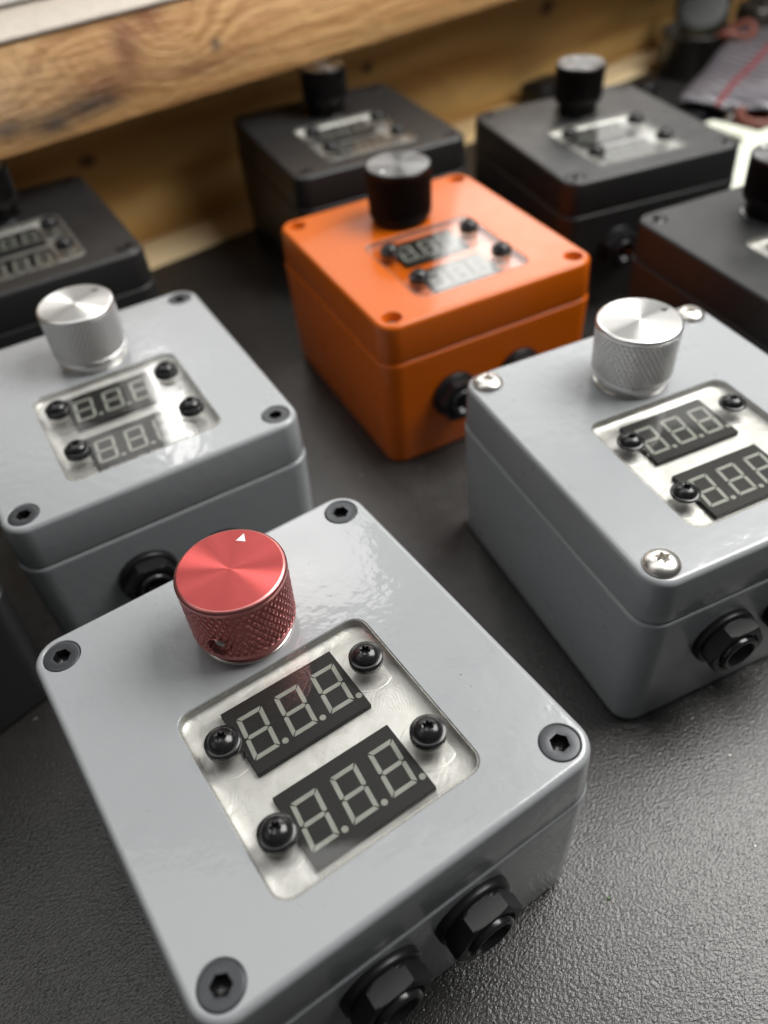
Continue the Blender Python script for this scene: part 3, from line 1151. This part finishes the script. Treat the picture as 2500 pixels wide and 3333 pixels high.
b.loft([circ(12, 0, 36), circ(12.5, .5, 36), circ(12.5, 17.5, 36), circ(12, 18, 36), circ(7, 18, 36), circ(6.8, 0, 36)], True, 0)
o = b.build('tape_roll', simple('yellow_tape', (0.45, 0.30, 0.06), 0.45), None, (300, 650, 0))
tag(o, 'roll of yellow tape beside the dark wooden post', 'tape')
b = MB()
b.tube([(296, 640, 26), (306, 648, 30), (320, 652, 28), (336, 650, 22)], 4.0, 10)
b.tube([(336, 650, 22), (346, 648, 12), (352, 642, 3)], 4.0, 10)
free('pink_hose', b, simple('pink_rubber', (0.55, 0.16, 0.15), 0.5), 'short pink hose end at the right picture edge near the wooden post', 'hose')
b = MB()
b.box((-45, -14, 0), (45, 14, 30), 0, 4)
b.box((-38, -10, 30), (38, 10, 32.5), 0, 1)
o = b.build('tool_case', M['tin'], None, (312, 610, 0))
o.rotation_euler = (0, 0, 0.2)
tag(o, 'long black tool case behind the striped pouch', 'tool case')

# crumbs on the bench
for (x, y, c, nm) in ((41.0, 65.4, (0.13, 0.25, 0.09), 'green'), (-57, 46, (0.75, 0.72, 0.66), 'white')):
    b = MB()
    b.loft([[(-.5, -.3, 0), (.5, -.25, 0), (.3, .4, 0), (-.35, .3, 0)], [(-.3, -.2, .45), (.35, -.15, .35), (.15, .2, .5), (-.2, .2, .4)]], False, 0, True, True)
    o = b.build('crumb', simple(nm + '_crumb', c, 0.6), None, (x, y, 0.15))
    tag(o, 'tiny %s crumb lying on the dark bench %s the red-knob box' % (nm, 'right of' if nm == 'green' else 'left of'), 'crumb')

# more small parts among the far clutter
b = MB()
b.tube([(250, 612, 3), (268, 622, 9), (290, 618, 16), (316, 628, 34), (340, 640, 34), (372, 648, 20)], 2.6, 8)
free('black_cable', b, M['nut_black'], 'black cable looping over the dark tool case at far right', 'cable')
b = MB()
b.loft([circ(5.5, 0, 6), circ(5.5, 4, 6), circ(3, 4.2, 12)[::2], circ(3, 11, 12)[::2]], False, 0, True, True)
o = b.build('hex_bolt', M['screw_black'], None, (204, 512, 0))
tag(o, 'short dark hex bolt standing head down beside the striped pouch', 'bolt')
b = MB()
b.loft([circ(7, 0, 28), circ(7.5, .6, 28), circ(7.5, 8, 28), circ(6.5, 8.6, 28), circ(4, 8.8, 28)], True, 0, True, True)
o = b.build('bottle_cap', M['gloss_black'], None, (186, 538, 0))
tag(o, 'small black bottle cap lying between the tin and the rear black box', 'cap')

# lint and swarf specks on the bench and a few on the front lid: nobody could count them
b = MB()
rnd = random.Random(11)
for k in range(260):
    if k < 235:
        x, y, z, r = rnd.uniform(-170, 190), rnd.uniform(10, 330), 0.02, rnd.uniform(0.06, 0.2)
    else:
        a = math.radians(30.458)
        lx, ly = rnd.uniform(-37, 37), rnd.uniform(-40, 40)
        if abs(lx + 0.3) < 22.5 and -33.5 < ly < 10:
            continue
        x, y, z, r = -20.446 + math.cos(a) * lx - math.sin(a) * ly, 88.484 + math.sin(a) * lx + math.cos(a) * ly, H + 0.01, rnd.uniform(0.04, 0.1)
    t = rnd.uniform(0, 2 * PI)
    L_ = r * rnd.choice((1, 1, 1.5, 4))
    c_, s_ = math.cos(t), math.sin(t)
    q = [(-L_, -r), (L_, -r * .6), (L_ * .8, r), (-L_ * .7, r * .8)]
    b.loft([[(x + c_ * u - s_ * v, y + s_ * u + c_ * v, z) for u, v in q], [(x + (c_ * u - s_ * v) * .6, y + (s_ * u + c_ * v) * .6, z + r * .8) for u, v in q]], False, 0 if rnd.random() < 0.75 or k >= 235 else 1, True, True)
o = b.build('dust', [simple('pale_lint', (0.30, 0.29, 0.27), 0.7), M['steel']])
tag(o, 'scattered pale lint and metal specks on the dark bench', None, None, 'stuff')
